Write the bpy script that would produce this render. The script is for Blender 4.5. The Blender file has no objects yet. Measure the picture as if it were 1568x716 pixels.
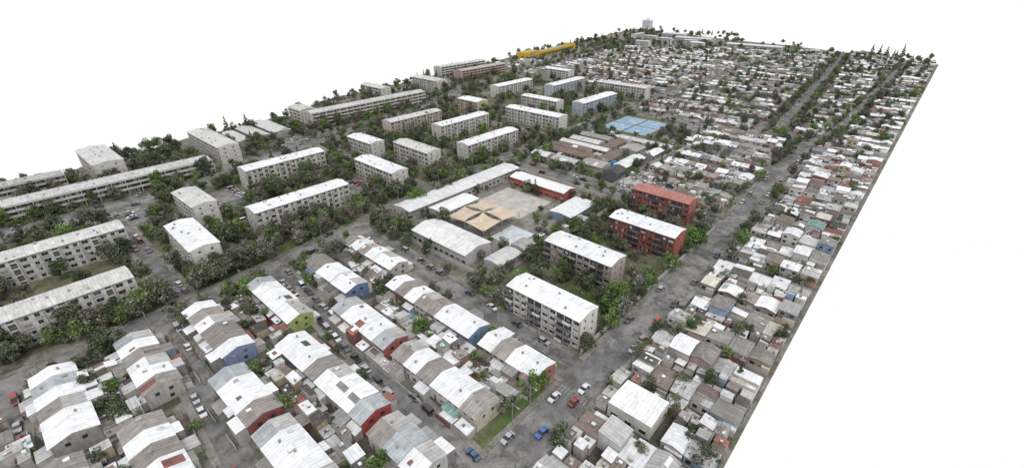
import bpy, math, random
import numpy as np
random.seed(11); np.random.seed(7)
R=random.random; U=random.uniform; CH=random.choice
scene=bpy.context.scene
COL=scene.collection

# ------------------------------------------------------------------ materials
def newmat(name):
    m=bpy.data.materials.new(name); m.use_nodes=True
    nt=m.node_tree; nt.nodes.clear()
    o=nt.nodes.new('ShaderNodeOutputMaterial'); b=nt.nodes.new('ShaderNodeBsdfPrincipled')
    nt.links.new(b.outputs[0],o.inputs[0])
    return m,nt,b
def nd(nt,t,**k):
    n=nt.nodes.new(t)
    for a,v in k.items(): setattr(n,a,v)
    return n
def lk(nt,a,b): nt.links.new(a,b)
def noise(nt,vec,scale,detail=4,rough=.6,vscale=None):
    if vscale:
        mp=nd(nt,'ShaderNodeMapping'); mp.inputs['Scale'].default_value=vscale
        lk(nt,vec,mp.inputs['Vector']); vec=mp.outputs[0]
    n=nd(nt,'ShaderNodeTexNoise'); n.inputs['Scale'].default_value=scale
    n.inputs['Detail'].default_value=detail; n.inputs['Roughness'].default_value=rough
    lk(nt,vec,n.inputs['Vector']); return n.outputs[0]
def rng(nt,val,a,b,c,d):
    n=nd(nt,'ShaderNodeMapRange'); lk(nt,val,n.inputs[0])
    for i,x in enumerate((a,b,c,d)): n.inputs[i+1].default_value=x
    return n.outputs[0]
def scl(nt,col,fac):
    n=nd(nt,'ShaderNodeVectorMath',operation='SCALE'); lk(nt,col,n.inputs[0]); lk(nt,fac,n.inputs['Scale']); return n.outputs[0]
def mul(nt,a,b):
    n=nd(nt,'ShaderNodeMath',operation='MULTIPLY'); lk(nt,a,n.inputs[0])
    if isinstance(b,(int,float)): n.inputs[1].default_value=b
    else: lk(nt,b,n.inputs[1])
    return n.outputs[0]
def mix(nt,fac,a,b):
    n=nd(nt,'ShaderNodeMix',data_type='RGBA'); lk(nt,fac,n.inputs[0])
    for s,x in ((6,a),(7,b)):
        if isinstance(x,tuple): n.inputs[s].default_value=(*x,1)
        else: lk(nt,x,n.inputs[s])
    return n.outputs[2]
def surf_mat(name,lo,hi,rust,seam,streak,rough=.8):
    m,nt,b=newmat(name)
    at=nd(nt,'ShaderNodeAttribute',attribute_name='Col'); uv=nd(nt,'ShaderNodeUVMap').outputs[0]
    sp=nd(nt,'ShaderNodeSeparateXYZ'); lk(nt,at.outputs[1],sp.inputs[0])
    n1=noise(nt,uv,1,5,.65,streak); n2=noise(nt,uv,.35,5,.7)
    f=mul(nt,rng(nt,n1,.3,.7,lo,hi),rng(nt,n2,.3,.7,.80,1.06))
    if seam:
        sx=nd(nt,'ShaderNodeSeparateXYZ'); lk(nt,uv,sx.inputs[0])
        fr=nd(nt,'ShaderNodeMath',operation='FRACT'); lk(nt,mul(nt,sx.outputs[0],1/1.05),fr.inputs[0])
        f=mul(nt,f,rng(nt,fr.outputs[0],.0,.24,.68,1))
        fr2=nd(nt,'ShaderNodeMath',operation='FRACT'); lk(nt,mul(nt,sx.outputs[1],1/2.3),fr2.inputs[0])
        f=mul(nt,f,rng(nt,fr2.outputs[0],.0,.07,.76,1))
        fl1=nd(nt,'ShaderNodeMath',operation='FLOOR'); lk(nt,mul(nt,sx.outputs[0],1/1.05),fl1.inputs[0])
        fl2=nd(nt,'ShaderNodeMath',operation='FLOOR'); lk(nt,mul(nt,sx.outputs[1],1/2.3),fl2.inputs[0])
        cb=nd(nt,'ShaderNodeCombineXYZ'); lk(nt,fl1.outputs[0],cb.inputs[0]); lk(nt,fl2.outputs[0],cb.inputs[1])
        wn=nd(nt,'ShaderNodeTexWhiteNoise',noise_dimensions='2D'); lk(nt,cb.outputs[0],wn.inputs['Vector'])
        f=mul(nt,f,rng(nt,wn.outputs[0],0,1,.84,1.06))
    # bright (painted / galvanised) sheets are cleaner than dull ones
    pw=nd(nt,'ShaderNodeMath',operation='POWER'); lk(nt,f,pw.inputs[0]); lk(nt,rng(nt,sp.outputs[0],.4,.8,1.15,.72),pw.inputs[1]); f=pw.outputs[0]
    c=scl(nt,at.outputs[0],f)
    n3=noise(nt,uv,.55,6,.75)
    rf=mul(nt,mul(nt,rng(nt,n3,.5,.72,0,1),rust),rng(nt,sp.outputs[0],.3,.7,1,.35))
    c=mix(nt,rf,c,(.17,.13,.10))
    lk(nt,c,b.inputs['Base Color']); b.inputs['Roughness'].default_value=rough
    b.inputs['Specular IOR Level'].default_value=.2
    return m
M_roof=surf_mat('corrugated_roof',.74,1.08,.6,True,(1.3,.16,1),.7)
M_wall=surf_mat('weathered_wall',.70,1.05,.5,False,(1.2,.2,1),.9)
m,nt,b=newmat('glass_and_recess_shade'); at=nd(nt,'ShaderNodeAttribute',attribute_name='Col')
lk(nt,at.outputs[0],b.inputs['Base Color']); b.inputs['Roughness'].default_value=.35; b.inputs['Specular IOR Level'].default_value=.3
M_glass_shade=m  # window glass, and the painted dark of stairwells and galleries
MATS=[M_roof,M_wall,M_glass_shade]

def ground_mat(name,cols,scales,thr,fine=.25):
    m,nt,b=newmat(name); pos=nd(nt,'ShaderNodeNewGeometry').outputs['Position']
    c=None
    a=noise(nt,pos,scales[0],6,.65); c=mix(nt,rng(nt,a,thr[0]-.1,thr[0]+.1,0,1),cols[0],cols[1])
    a=noise(nt,pos,scales[1],6,.7); c=mix(nt,rng(nt,a,thr[1]-.07,thr[1]+.07,0,1),c,cols[2])
    a=noise(nt,pos,1.3,5,.75); c=scl(nt,c,rng(nt,a,.3,.7,1-fine,1+fine))
    a=noise(nt,pos,.3,3,.6); c=scl(nt,c,rng(nt,a,.3,.7,.78,1.15))
    lk(nt,c,b.inputs['Base Color']); b.inputs['Roughness'].default_value=.95; b.inputs['Specular IOR Level'].default_value=.1
    return m
G_ground=ground_mat('ground_soil',((.16,.145,.125),(.24,.225,.20),(.095,.10,.06)),(.06,.11),(.5,.56),.35)
G_yard_shade=ground_mat('yard_soil_shade',((.07,.064,.056),(.12,.11,.098),(.06,.07,.038)),(.2,.3),(.5,.55),.4)  # soil darkened so the shade between houses is in its colour
G_lawn=ground_mat('lawn_grass',((.085,.10,.045),(.135,.13,.078),(.18,.16,.13)),(.07,.16),(.5,.55),.4)
G_green=ground_mat('green_grass',((.075,.12,.038),(.11,.13,.052),(.15,.14,.09)),(.1,.2),(.5,.62),.35)
G_road=ground_mat('asphalt',((.15,.147,.143),(.245,.235,.222),(.105,.10,.095)),(.07,.17),(.5,.55),.2)
G_walk=ground_mat('pavement',((.27,.255,.235),(.20,.19,.17),(.115,.115,.075)),(.2,.15),(.5,.55),.28)
G_court=ground_mat('court_concrete',((.46,.42,.375),(.40,.37,.34),(.28,.26,.24)),(.2,.15),(.5,.62),.1)
G_court2=ground_mat('court_pale',((.52,.54,.55),(.46,.49,.50),(.36,.37,.37)),(.2,.15),(.5,.62),.1)
G_blue=ground_mat('court_blue',((.20,.31,.43),(.26,.36,.45),(.32,.38,.40)),(.1,.15),(.5,.58),.14)
G_paint=ground_mat('road_paint',((.34,.335,.325),(.27,.265,.26),(.18,.175,.17)),(.2,.5),(.5,.48),.2)
G_brick=ground_mat('brick_paving',((.25,.165,.13),(.21,.155,.13),(.19,.17,.15)),(.2,.3),(.5,.53),.3)

# ------------------------------------------------------------------ mesh builder
def lerp3(a,b,t): return tuple(a[i]+(b[i]-a[i])*t for i in range(3))
class MB:
    def __init__(s): s.v=[];s.f=[];s.c=[];s.m=[];s.uv=[]
    def face(s,pts,col,mat=0):
        n=len(s.v); s.v+=pts; s.f.append(list(range(n,n+len(pts))))
        p0,p1=pts[0],pts[1]
        e=[p1[i]-p0[i] for i in range(3)]; l=math.sqrt(sum(x*x for x in e)) or 1; e=[x/l for x in e]
        ou,ov=U(0,200),U(0,200)
        for p in pts:
            d=[p[i]-p0[i] for i in range(3)]; a=sum(d[i]*e[i] for i in range(3))
            b=math.sqrt(max(0,sum(x*x for x in d)-a*a))
            s.uv+=[a+ou,b+ov]; s.c+=[col[0],col[1],col[2],1.0]
        s.m.append(mat)
    def patch(s,q,col):
        u0,u1=sorted((U(0,1),U(0,1))); v0,v1=sorted((U(0,1),U(0,1)))
        if u1-u0<.2 or v1-v0<.3: return
        f=lambda u,v: tuple(c+(.035 if i==2 else 0) for i,c in enumerate(lerp3(lerp3(q[0],q[1],u),lerp3(q[3],q[2],u),v)))
        s.face([f(u0,v0),f(u1,v0),f(u1,v1),f(u0,v1)],col,0)
    def box(s,x0,y0,x1,y1,z0,z1,wc,tc=None,wm=1,tm=0):
        tc=tc or wc
        s.walls(x0,y0,x1,y1,z0,z1,wc,wm)
        s.face([(x0,y0,z1),(x1,y0,z1),(x1,y1,z1),(x0,y1,z1)],tc,tm)
    def walls(s,x0,y0,x1,y1,z0,z1,wc,wm=1):
        s.face([(x0,y0,z0),(x1,y0,z0),(x1,y0,z1),(x0,y0,z1)],wc,wm)
        s.face([(x1,y0,z0),(x1,y1,z0),(x1,y1,z1),(x1,y0,z1)],wc,wm)
        s.face([(x1,y1,z0),(x0,y1,z0),(x0,y1,z1),(x1,y1,z1)],wc,wm)
        s.face([(x0,y1,z0),(x0,y0,z0),(x0,y0,z1),(x0,y1,z1)],wc,wm)
    def gable(s,x0,y0,x1,y1,z,rise,rc,wc,axis='x',ov=.4,oe=.3,rc2=None,gw=True,pt=0):
        if axis=='x': P=lambda u,v,w:(u,v,w); a0,a1,b0,b1=x0,x1,y0,y1
        else: P=lambda u,v,w:(v,u,w); a0,a1,b0,b1=y0,y1,x0,x1
        m=(b0+b1)/2; sl=rise/((b1-b0)/2); t=.14
        for sg,be,c in ((-1,b0,rc),(1,b1,rc2 or rc)):
            be2=be+sg*ov; ze=z-ov*sl
            q=[P(a0-oe,m,z+rise+t),P(a1+oe,m,z+rise+t),P(a1+oe,be2,ze+t),P(a0-oe,be2,ze+t)]
            s.face(q,c,0)
            if R()<pt: s.patch(q,roofcol())
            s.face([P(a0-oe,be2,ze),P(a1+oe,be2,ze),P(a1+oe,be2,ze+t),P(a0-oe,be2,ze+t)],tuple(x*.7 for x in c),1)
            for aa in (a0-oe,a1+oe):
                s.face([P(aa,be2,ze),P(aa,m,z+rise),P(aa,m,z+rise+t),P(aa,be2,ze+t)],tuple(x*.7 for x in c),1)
        if gw:
            for aa in (a0,a1): s.face([P(aa,b0,z),P(aa,b1,z),P(aa,m,z+rise)],wc,1)
    def shed(s,x0,y0,x1,y1,z,dz,rc,wc,d=0,ov=.2,pt=.5):
        zz={0:(0,1,1,0),1:(1,0,0,1),2:(0,0,1,1),3:(1,1,0,0)}[d]
        ps=[(x0,y0),(x1,y0),(x1,y1),(x0,y1)]
        tp=[(p[0],p[1],z+dz*k) for p,k in zip(ps,zz)]
        for i in range(4):
            j=(i+1)%4
            s.face([(*ps[i],0),(*ps[j],0),tp[j],tp[i]],wc,1)
        q=[(x0-ov,y0-ov),(x1+ov,y0-ov),(x1+ov,y1+ov),(x0-ov,y1+ov)]
        tq=[(p[0],p[1],z+dz*k+.1) for p,k in zip(q,zz)]; bq=[(a,b,c-.09) for a,b,c in tq]
        o=[0,1,2,3] if d>1 else [1,2,3,0]
        qq=[tq[i] for i in o]
        s.face(qq,rc,0)
        if R()<pt: s.patch(qq,roofcol())
        for i in range(4):
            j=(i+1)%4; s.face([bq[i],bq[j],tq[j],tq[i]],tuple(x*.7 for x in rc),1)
    def obj(s,name,loc=(0,0,0),rot=0,mats=None):
        me=bpy.data.meshes.new(name); me.from_pydata(s.v,[],s.f)
        ca=me.color_attributes.new('Col','FLOAT_COLOR','CORNER'); ca.data.foreach_set('color',s.c)
        ul=me.uv_layers.new(name='UVMap'); ul.data.foreach_set('uv',s.uv)
        for mm in (mats or MATS): me.materials.append(mm)
        me.polygons.foreach_set('material_index',s.m); me.update()
        o=bpy.data.objects.new(name,me); COL.objects.link(o); o.location=loc; o.rotation_euler[2]=rot
        return o
def j(c,a=.06):
    k=1+U(-a,a); return tuple(max(0,min(.92,x*k)) for x in c)
def roofcol():
    r=R()
    if r<.32: return j((.78,.78,.78),.11)
    if r<.55: return j((.51,.50,.485),.18)
    if r<.77: return j((.31,.29,.268),.22)
    if r<.855: return j((.235,.185,.155),.25)
    if r<.91: return j((.11,.105,.10),.3)
    if r<.945: return j((.31,.135,.11),.25)
    if r<.952: return j((.26,.40,.36),.2)
    if r<.958: return j((.13,.23,.40),.2)
    return j((.58,.54,.46),.2)
def wallcol():
    r=R()
    if r<.46: return j((.55,.535,.505),.18)
    if r<.66: return j((.40,.37,.33),.2)
    if r<.73: return j((.45,.36,.25),.2)
    if r<.80: return j((.36,.21,.165),.2)
    if r<.85: return j((.27,.12,.10),.2)
    if r<.88: return j((.25,.33,.42),.2)
    if r<.91: return j((.45,.34,.33),.2)
    if r<.925: return j((.33,.37,.25),.2)
    return j((.27,.26,.25),.25)
def wincol():
    return j(CH([(.035,.04,.045)]*4+[(.09,.09,.10),(.28,.27,.25)]),.2)

# ------------------------------------------------------------------ ground and roads
RECT=[]
def addrect(x0,y0,x1,y1): RECT.append((min(x0,x1),min(y0,y1),max(x0,x1),max(y0,y1)))
def in_rect(x,y,m=0):
    for a,b,c,d in RECT:
        if a-m<x<c+m and b-m<y<d+m: return True
    return False
EDGE=[(-130,352),(-60,356),(0,364),(50,388),(100,396),(175,408),(240,444),(300,450),(396,470),(470,482),(600,512),(755,535),(1000,580),(1145,600)]
def left_edge(x):
    for (a,b),(c,d) in zip(EDGE,EDGE[1:]):
        if x<=c: return b+(d-b)*(x-a)/(c-a)
    return 600
pl=[(-130,10.3),(900,8),(930,60),(985,176),(1060,400),(1130,560)]
xs=np.arange(1140,-131,-9)
pl+= [(float(x),left_edge(x)+U(-5,5)) for x in xs]
me=bpy.data.meshes.new('ground'); me.from_pydata([(x,y,0) for x,y in pl],[],[list(range(len(pl)))]); me.materials.append(G_ground)
o=bpy.data.objects.new('ground',me); COL.objects.link(o)
def sheet(name,x0,y0,x1,y1,mat,z):
    me=bpy.data.meshes.new(name); me.from_pydata([(x0,y0,z),(x1,y0,z),(x1,y1,z),(x0,y1,z)],[],[[0,1,2,3]]); me.materials.append(mat)
    o=bpy.data.objects.new(name,me); COL.objects.link(o); return o
ROADS=[
 ([(-130,49),(90,49),(150,49.5),(250,53),(378,56)],10),
 ([(378,60),(402,80),(803,114),(900,122)],10),
 ([(378,55),(420,46),(895,43)],6),
 ([(-130,166),(0,171),(60,177),(130,187),(250,199),(300,200),(450,200),(900,204)],9),
 ([(-130,290),(0,292),(80,295),(150,318),(250,335),(290,346),(370,388),(540,415),(800,468),(1120,545)],14),
 ([(99,184),(88,50)],8.5),([(57,174),(47,50)],6.5),([(17,168),(9,50)],6.5),([(-22,167),(-30,50)],6.5),
 ([(213,198),(212,54)],9),([(308,198),(308,57)],8),([(378,200),(378,14)],8),
 ([(26,178),(26,290)],5.5),([(150,192),(150,315)],5.5),([(273,201),(273,342)],5.5),([(408,205),(408,393)],5.5),
 ([(620,440),(620,14)],7),([(743,455),(743,14)],7),([(503,200),(503,14)],6),([(885,480),(885,14)],8),
 ([(60,228),(150,234),(273,236)],4.5),([(455,404),(455,202)],6),([(455,362),(885,368)],7),
]
SEG=[]
for ri,(pts,w) in enumerate(ROADS):
    for a,b in zip(pts,pts[1:]): SEG.append((ri,a,b,w))
def droad(x,y,skip=-1):
    best=1e9
    for ri,a,b,w in SEG:
        if ri==skip: continue
        dx,dy=b[0]-a[0],b[1]-a[1]; t=max(0,min(1,((x-a[0])*dx+(y-a[1])*dy)/(dx*dx+dy*dy)))
        d=math.hypot(x-a[0]-t*dx,y-a[1]-t*dy)-w/2
        if d<best: best=d
    return best
def resample(pts,step):
    out=[]
    for a,b in zip(pts,pts[1:]):
        l=math.dist(a,b); n=max(1,round(l/step)); ang=math.atan2(b[1]-a[1],b[0]-a[0])
        for i in range(n): out.append((a[0]+(b[0]-a[0])*i/n,a[1]+(b[1]-a[1])*i/n,ang))
    out.append((*pts[-1],ang)); return out
ROADPTS=[]
for q in [(-120,182,24,284),(30,182,148,283),(152,192,271,312),(276,206,406,338),(411,206,452,380),(96,54,131,104),(131,54,210,112),
          (40,55.5,84,60.5),(-100,55.5,38,60),(316,188,372,196),(-60,160,-24,165),(20,163,55,168),(60,166,95,174),(-115,302,85,330),(155,345,280,356),(310,350,440,382)]:
    sheet('lawn',*q,G_lawn,.012)
for q in [(64,183,110,190),(36,181,62,189),(320,191,370,197),(368,160,377,195),(930,200,1010,330),(985,480,1050,540),(312,125,319,190),(97,60,104,100),(108,90,128,100),(141,98,170,112),(290,207,326,232),(226,56.5,300,60),(40,56,80,58.5),(186,98,203,108),(112,60,126,84),(178,60,197,90)]:
    sheet('grass',*q,G_green,.017)
zr=.04
for ri,(pts,w) in enumerate(ROADS):
    ps=resample(pts,4); ROADPTS.append(ps); zr+=.004
    v=[];f=[]
    for k,(x,y,a) in enumerate(ps):
        nx,ny=-math.sin(a),math.cos(a)
        v+=[(x+nx*w/2,y+ny*w/2,zr),(x-nx*w/2,y-ny*w/2,zr)]
        if k: f.append([2*k-2,2*k-1,2*k+1,2*k])
    me=bpy.data.meshes.new('road'); me.from_pydata(v,[],f); me.materials.append(G_road)
    COL.objects.link(bpy.data.objects.new('road',me))
    v=[];f=[]
    for (x,y,a),(x2,y2,a2) in zip(ps,ps[1:]):
        for sg in (-1,1):
            nx,ny=-math.sin(a)*sg,math.cos(a)*sg
            i0=w/2; i1=w/2+1.8
            mx,my=(x+x2)/2+nx*(i0+1),(y+y2)/2+ny*(i0+1)
            if droad(mx,my,ri)<1.6 or my<11: continue
            n=len(v)
            for (px,py) in ((x,y),(x2,y2)):
                v+=[(px+nx*i0,py+ny*i0,0),(px+nx*i0,py+ny*i0,.2),(px+nx*i1,py+ny*i1,.2),(px+nx*i1,py+ny*i1,0)]
            f+=[[n,n+1,n+5,n+4],[n+1,n+2,n+6,n+5],[n+2,n+3,n+7,n+6]]
    if f:
        me=bpy.data.meshes.new('pavement'); me.from_pydata(v,[],f); me.materials.append(G_walk)
        COL.objects.link(bpy.data.objects.new('pavement',me))
v=[];f=[]
def mark(x,y,a,l,w,z=.15):
    n=len(v); c,s=math.cos(a),math.sin(a)
    for dx,dy in ((-l/2,-w/2),(l/2,-w/2),(l/2,w/2),(-l/2,w/2)): v.append((x+dx*c-dy*s,y+dx*s+dy*c,z))
    f.append([n,n+1,n+2,n+3])
for ri in (0,1,3,4):
    for k,(x,y,a) in enumerate(ROADPTS[ri]):
        if droad(x,y,ri)>1 and k%2: mark(x,y,a,2.2,.16)
for (x,y) in ((81,49),(205,51),(220,51.5),(316,54)):
    for q in range(-4,5): mark(x+U(-.05,.05),y+q*1.05,0,2.4,.45)
for (x,y) in ((98,173),(212,62)):
    for q in range(-3,4): mark(x+q*1.05,y,math.pi/2,2.4,.45)
me=bpy.data.meshes.new('road_markings'); me.from_pydata(v,[],f); me.materials.append(G_paint)
COL.objects.link(bpy.data.objects.new('road_markings',me))
sheet('playground_court',154,131,180,161,G_court,.03)
sheet('schoolyard',124,112,186,165,G_walk,.02)
sheet('sports_court',132,115.5,147,129,G_court2,.03)
sheet('school_court_kerb',131.4,115,147.6,129.5,G_walk,.026)
sheet('tennis_court_surround',319,149.5,366,191,G_lawn,.03)
for k,(a,b) in enumerate(((321,151),(343,151),(321,171),(343,171))):
    sheet('tennis_court',a,b,a+20.5,b+18.5,G_blue,.04)
v=[];f=[]
for (a,b) in ((321,151),(343,151),(321,171),(343,171)):
    for l in (1.5,10.2,19): mark(a+l,b+9.2,math.pi/2,15,.3,.048)
    for l in (1.7,9.2,16.7): mark(a+10.2,b+l,0,17.5,.3,.053)
me=bpy.data.meshes.new('court_lines'); me.from_pydata(v,[],f); me.materials.append(G_court2)
COL.objects.link(bpy.data.objects.new('court_lines',me))
LOTS=[(61,243,81,276),(29,262,46,284),(112,216,131,232),(350,124,374,148),(128,322,148,342),(226,214,250,232),(246,268,268,284),(470,424,550,440),(300,345,330,356)]
for q in LOTS: sheet('car_park',*q,G_road,.022)
sheet('brick_plaza',84,100,92,135,G_brick,.035)
sheet('brick_plaza',78,56,86,61,G_brick,.035)

# ------------------------------------------------------------------ apartment blocks
def apt(name,A0,A1,C0,C1,fl=4,wc=(.50,.47,.43),rc=(.72,.72,.71),style='win',acc=None,jit=0,rise=.9):
    cx,cy=(A0+A1)/2,(C0+C1)/2; addrect(A0,C0,A1,C1)
    la,lc=A1-A0,C1-C0
    L,W=max(la,lc),min(la,lc); rot=(0 if la>=lc else math.pi/2)+jit
    fh=2.65; h=fl*fh+.35; mb=MB()
    mb.walls(-L/2,-W/2,L/2,W/2,0,h,wc)
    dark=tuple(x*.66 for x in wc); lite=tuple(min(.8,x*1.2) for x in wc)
    n=max(2,round(L/3.05)); bw=L/n
    for sg in (-1,1):
        yw=sg*W/2
        def rect(x0,x1,z0,z1,off,c,mt=1):
            y=yw+sg*off; mb.face([(x0,y,z0),(x1,y,z0),(x1,y,z1),(x0,y,z1)],c,mt)
        def slab(x0,x1,z0,z1,off,c):
            a,b=sorted((yw,yw+sg*off)); mb.box(x0,a,x1,b,z0,z1,c,c,1,1)
        if style=='gallery':
            for k in range(fl):
                rect(-L/2+.3,L/2-.3,k*fh+.2,(k+1)*fh-.1,.02,(.09,.09,.09),2)  # dark band paints the gallery's shade onto the wall behind
                slab(-L/2,L/2,(k+1)*fh-.15,(k+1)*fh+.05,1.5,lite)
                a,b=sorted((yw+sg*1.42,yw+sg*1.5))
                if k: mb.box(-L/2,a,L/2,b,k*fh+.05,k*fh+1.0,lite,lite,1,1)
                for i in range(n):
                    x=-L/2+(i+.5)*bw
                    if R()<.7: rect(x-.9,x+.6,k*fh+.3,k*fh+2.2,.05,j(CH([wc,dark,(.3,.28,.25)]),.2))
            for i in range(0,n+1,2):
                x=-L/2+i*bw; slab(x-.15,x+.15,0,h,1.56,lite)
            continue
        for i in range(n):
            x=-L/2+(i+.5)*bw; t=i%4
            if style=='balc' and t in (1,2):
                for k in range(fl):
                    z=k*fh
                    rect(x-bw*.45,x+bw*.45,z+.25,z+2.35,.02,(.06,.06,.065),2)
                    slab(x-bw*.48,x+bw*.48,z+.0,z+.16,1.1,dark)
                    a,b=sorted((yw+sg*1.02,yw+sg*1.1)); mb.box(x-bw*.48,a,x+bw*.48,b,z+.16,z+1.0,j(CH([wc,(.2,.2,.2),(.12,.12,.12),(.08,.08,.08)]),.2),None,1,1)
                    if R()<.4: rect(x-bw*.3,x+bw*.1,z+1.05,z+2.1,.5,j(CH([(.5,.5,.5),(.2,.15,.12),(.15,.2,.3)]),.2))
                continue
            if style!='balc' and t==3 and sg==-1:
                rect(x-.9,x+.9,.1,h-.5,.02,(.09,.085,.08),2)  # flat dark panel: stairwell recess shade painted on the wall
                for k in range(1,fl+1): slab(x-.95,x+.95,k*fh-1.35,k*fh-.75,.12,wc)
                slab(x-1.1,x-.9,0,h-.1,.3,lite); slab(x+.9,x+1.1,0,h-.1,.3,lite)
                continue
            for k in range(fl):
                z=k*fh+.9; ww=.98 if (t!=1) else .6
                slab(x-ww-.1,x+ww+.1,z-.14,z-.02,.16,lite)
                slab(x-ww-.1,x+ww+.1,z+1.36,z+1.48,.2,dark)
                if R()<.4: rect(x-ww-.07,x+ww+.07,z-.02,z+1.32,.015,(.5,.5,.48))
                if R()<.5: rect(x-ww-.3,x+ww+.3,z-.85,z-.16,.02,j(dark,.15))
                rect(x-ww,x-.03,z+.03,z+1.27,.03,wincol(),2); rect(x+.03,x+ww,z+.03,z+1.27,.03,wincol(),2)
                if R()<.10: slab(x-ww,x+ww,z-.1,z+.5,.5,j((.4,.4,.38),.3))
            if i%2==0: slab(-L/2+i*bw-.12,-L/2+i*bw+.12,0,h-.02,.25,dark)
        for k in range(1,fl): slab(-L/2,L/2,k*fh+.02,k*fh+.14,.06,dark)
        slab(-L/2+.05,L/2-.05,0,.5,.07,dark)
    for sx in (-1,1):
        xw=sx*L/2
        for k in range(fl):
            for yy in (-W*.22,W*.22):
                z=k*fh+1.2; x=xw+sx*.02
                mb.face([(x,yy-.4,z),(x,yy+.4,z),(x,yy+.4,z+.9),(x,yy-.4,z+.9)],wincol(),2)
        for k in range(1,fl):
            a,b=sorted((xw,xw+sx*.06)); mb.box(a,-W/2,b,W/2,k*fh+.02,k*fh+.16,dark,None,1,1)
    nseg=max(3,round(L/5)); sw=L/nseg
    for i in range(nseg):
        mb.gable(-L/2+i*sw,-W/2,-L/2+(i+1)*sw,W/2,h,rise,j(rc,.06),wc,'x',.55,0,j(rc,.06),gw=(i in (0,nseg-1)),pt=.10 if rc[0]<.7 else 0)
    for i in range(int(L/5)):
        x=U(-L/2+2,L/2-2); y=CH([-1,1])*U(.8,W/2-1); z=h+rise*(1-abs(y)/(W/2))
        mb.box(x-.3,y-.3,x+.3,y+.3,z-.2,z+U(.5,.9),(.35,.35,.34))
    return mb.obj(name,(cx,cy,0),rot)
W1=(.60,.57,.52); W2=(.63,.605,.56); TAN=(.58,.47,.35)
for (a,b,c,d,wc,st) in [(-45,24,234,244,W2,'win'),(-50,16,187,197,W2,'win'),(65,111,207,217,W1,'win'),(84,130,264,274,W1,'win'),
     (49,59,234,261,W2,'win'),(35,45,191,223,W2,'win'),(90,102,318,372,W1,'win'),(134,144,202,238,W1,'win'),(156,166,255,281,W1,'win'),
     (168,178,214,248,W1,'win'),(195,243,288,298,(.57,.50,.42),'win'),(212,261,253,263,W1,'win'),(194,242,207,217,W1,'win'),
     (282,295,287,311,TAN,'win'),(343,396,319,330,W2,'win'),(286,297,205,258,W2,'win'),(328,338,238,277,W2,'win'),(382,438,282,293,(.52,.54,.56),'win'),
     (337,392,217,228,(.45,.50,.54),'win'),(429,441,208,262,W2,'win'),(462,474,321,354,W2,'win'),(322,336,385,426,W1,'win'),
     (32,46,336,378,W1,'win'),(262,273,396,430,W1,'balc'),(838,850,315,337,W2,'win'),(866,878,338,360,W2,'win'),(868,880,385,408,W2,'win'),(890,902,425,448,W2,'win'),(900,936,470,481,W2,'win'),(800,812,394,418,W2,'win')]:
    apt('apartment_block',a,b,c,d,4,wc,(.79,.785,.775) if R()<.75 and c<330 else (.62,.605,.58),st,jit=U(-.02,.02))
apt('apartment_block',97,106.5,58,87.5,4,(.67,.63,.58),(.85,.85,.85),'balc')
apt('apartment_block',130,140,67,97,4,(.45,.37,.33),(.79,.79,.79),'balc')
apt('brick_apartment_block',165,175,59,89,4,(.37,.12,.095),(.80,.80,.82),'balc')
apt('brick_apartment_block',200,209,68,97,4,(.38,.15,.115),(.47,.20,.17),'balc')
apt('gallery_apartment_block',-70,82,308,319,3,(.48,.47,.44),(.57,.56,.54),'gallery')
apt('gallery_apartment_block',170,282,356,367,4,(.50,.46,.41),(.57,.56,.53),'gallery')
apt('gallery_apartment_block',170,181,371,392,4,(.50,.46,.41),(.57,.56,.53),'gallery')
apt('gallery_apartment_block',382,458,413,424,4,(.44,.31,.27),(.48,.45,.42),'gallery')
apt('gallery_apartment_block',385,462,452,463,4,(.52,.50,.48),(.6,.59,.58),'gallery')
apt('gallery_apartment_block',-40,20,342,351,3,(.43,.42,.40),(.46,.45,.43),'gallery')

# ------------------------------------------------------------------ low buildings
def low(name,A0,A1,C0,C1,h,rc,wc,rise=1.2,ov=.8,pt=.1):
    cx,cy=(A0+A1)/2,(C0+C1)/2; addrect(A0,C0,A1,C1); la,lc=A1-A0,C1-C0
    L,W=max(la,lc),min(la,lc); rot=0 if la>=lc else math.pi/2; mb=MB()
    mb.walls(-L/2,-W/2,L/2,W/2,0,h,wc)
    n=max(1,int(L/6)); s=L/n
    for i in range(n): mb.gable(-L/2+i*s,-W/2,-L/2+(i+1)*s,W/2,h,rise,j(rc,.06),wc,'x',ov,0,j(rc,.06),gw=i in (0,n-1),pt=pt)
    k=max(1,int(L/3.2))
    for fl in range(max(1,int(h/2.8))):
        for i in range(k):
            x=-L/2+(i+.5)*L/k
            for sg in (-1,1):
                y=sg*(W/2+.03)
                z=fl*2.7+.9
                z0=fl*2.7+.05 if R()<.2 else z
                mb.face([(x-.9,y,z0),(x+.9,y,z0),(x+.9,y,z+1.2),(x-.9,y,z+1.2)],wincol(),2)
                a,b=sorted((sg*W/2,sg*(W/2+.15))); mb.box(x-1,a,x+1,b,z+1.22,z+1.36,(.5,.5,.48),None,1,1)
    return mb.obj(name,(cx,cy,0),rot)
low('school_building',118,198,169,179,5,(.70,.69,.68),(.5,.48,.45),.7,1.2,0)
low('school_building',129,153,157,167,3.6,(.82,.82,.81),(.5,.48,.45),.5,.6,0)
low('school_building',184,193,126,163,5,(.80,.80,.79),(.40,.10,.08),1.1,.6,0)
low('school_building',108,122,119,153,5,(.74,.73,.71),(.5,.48,.45),1.5,.7,.05)
low('school_building',113,127,106,114,3,(.62,.61,.59),(.45,.43,.4),.6,.4)
low('school_building',129,137,107,114,3,(.42,.40,.38),(.45,.43,.4),.6,.4)
low('school_building',165,187,109,121,3.6,(.74,.74,.74),(.22,.28,.36),.6,.4)
low('school_building',168,172,103,108,3,(.5,.5,.5),(.45,.43,.4),.6,.4)
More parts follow.
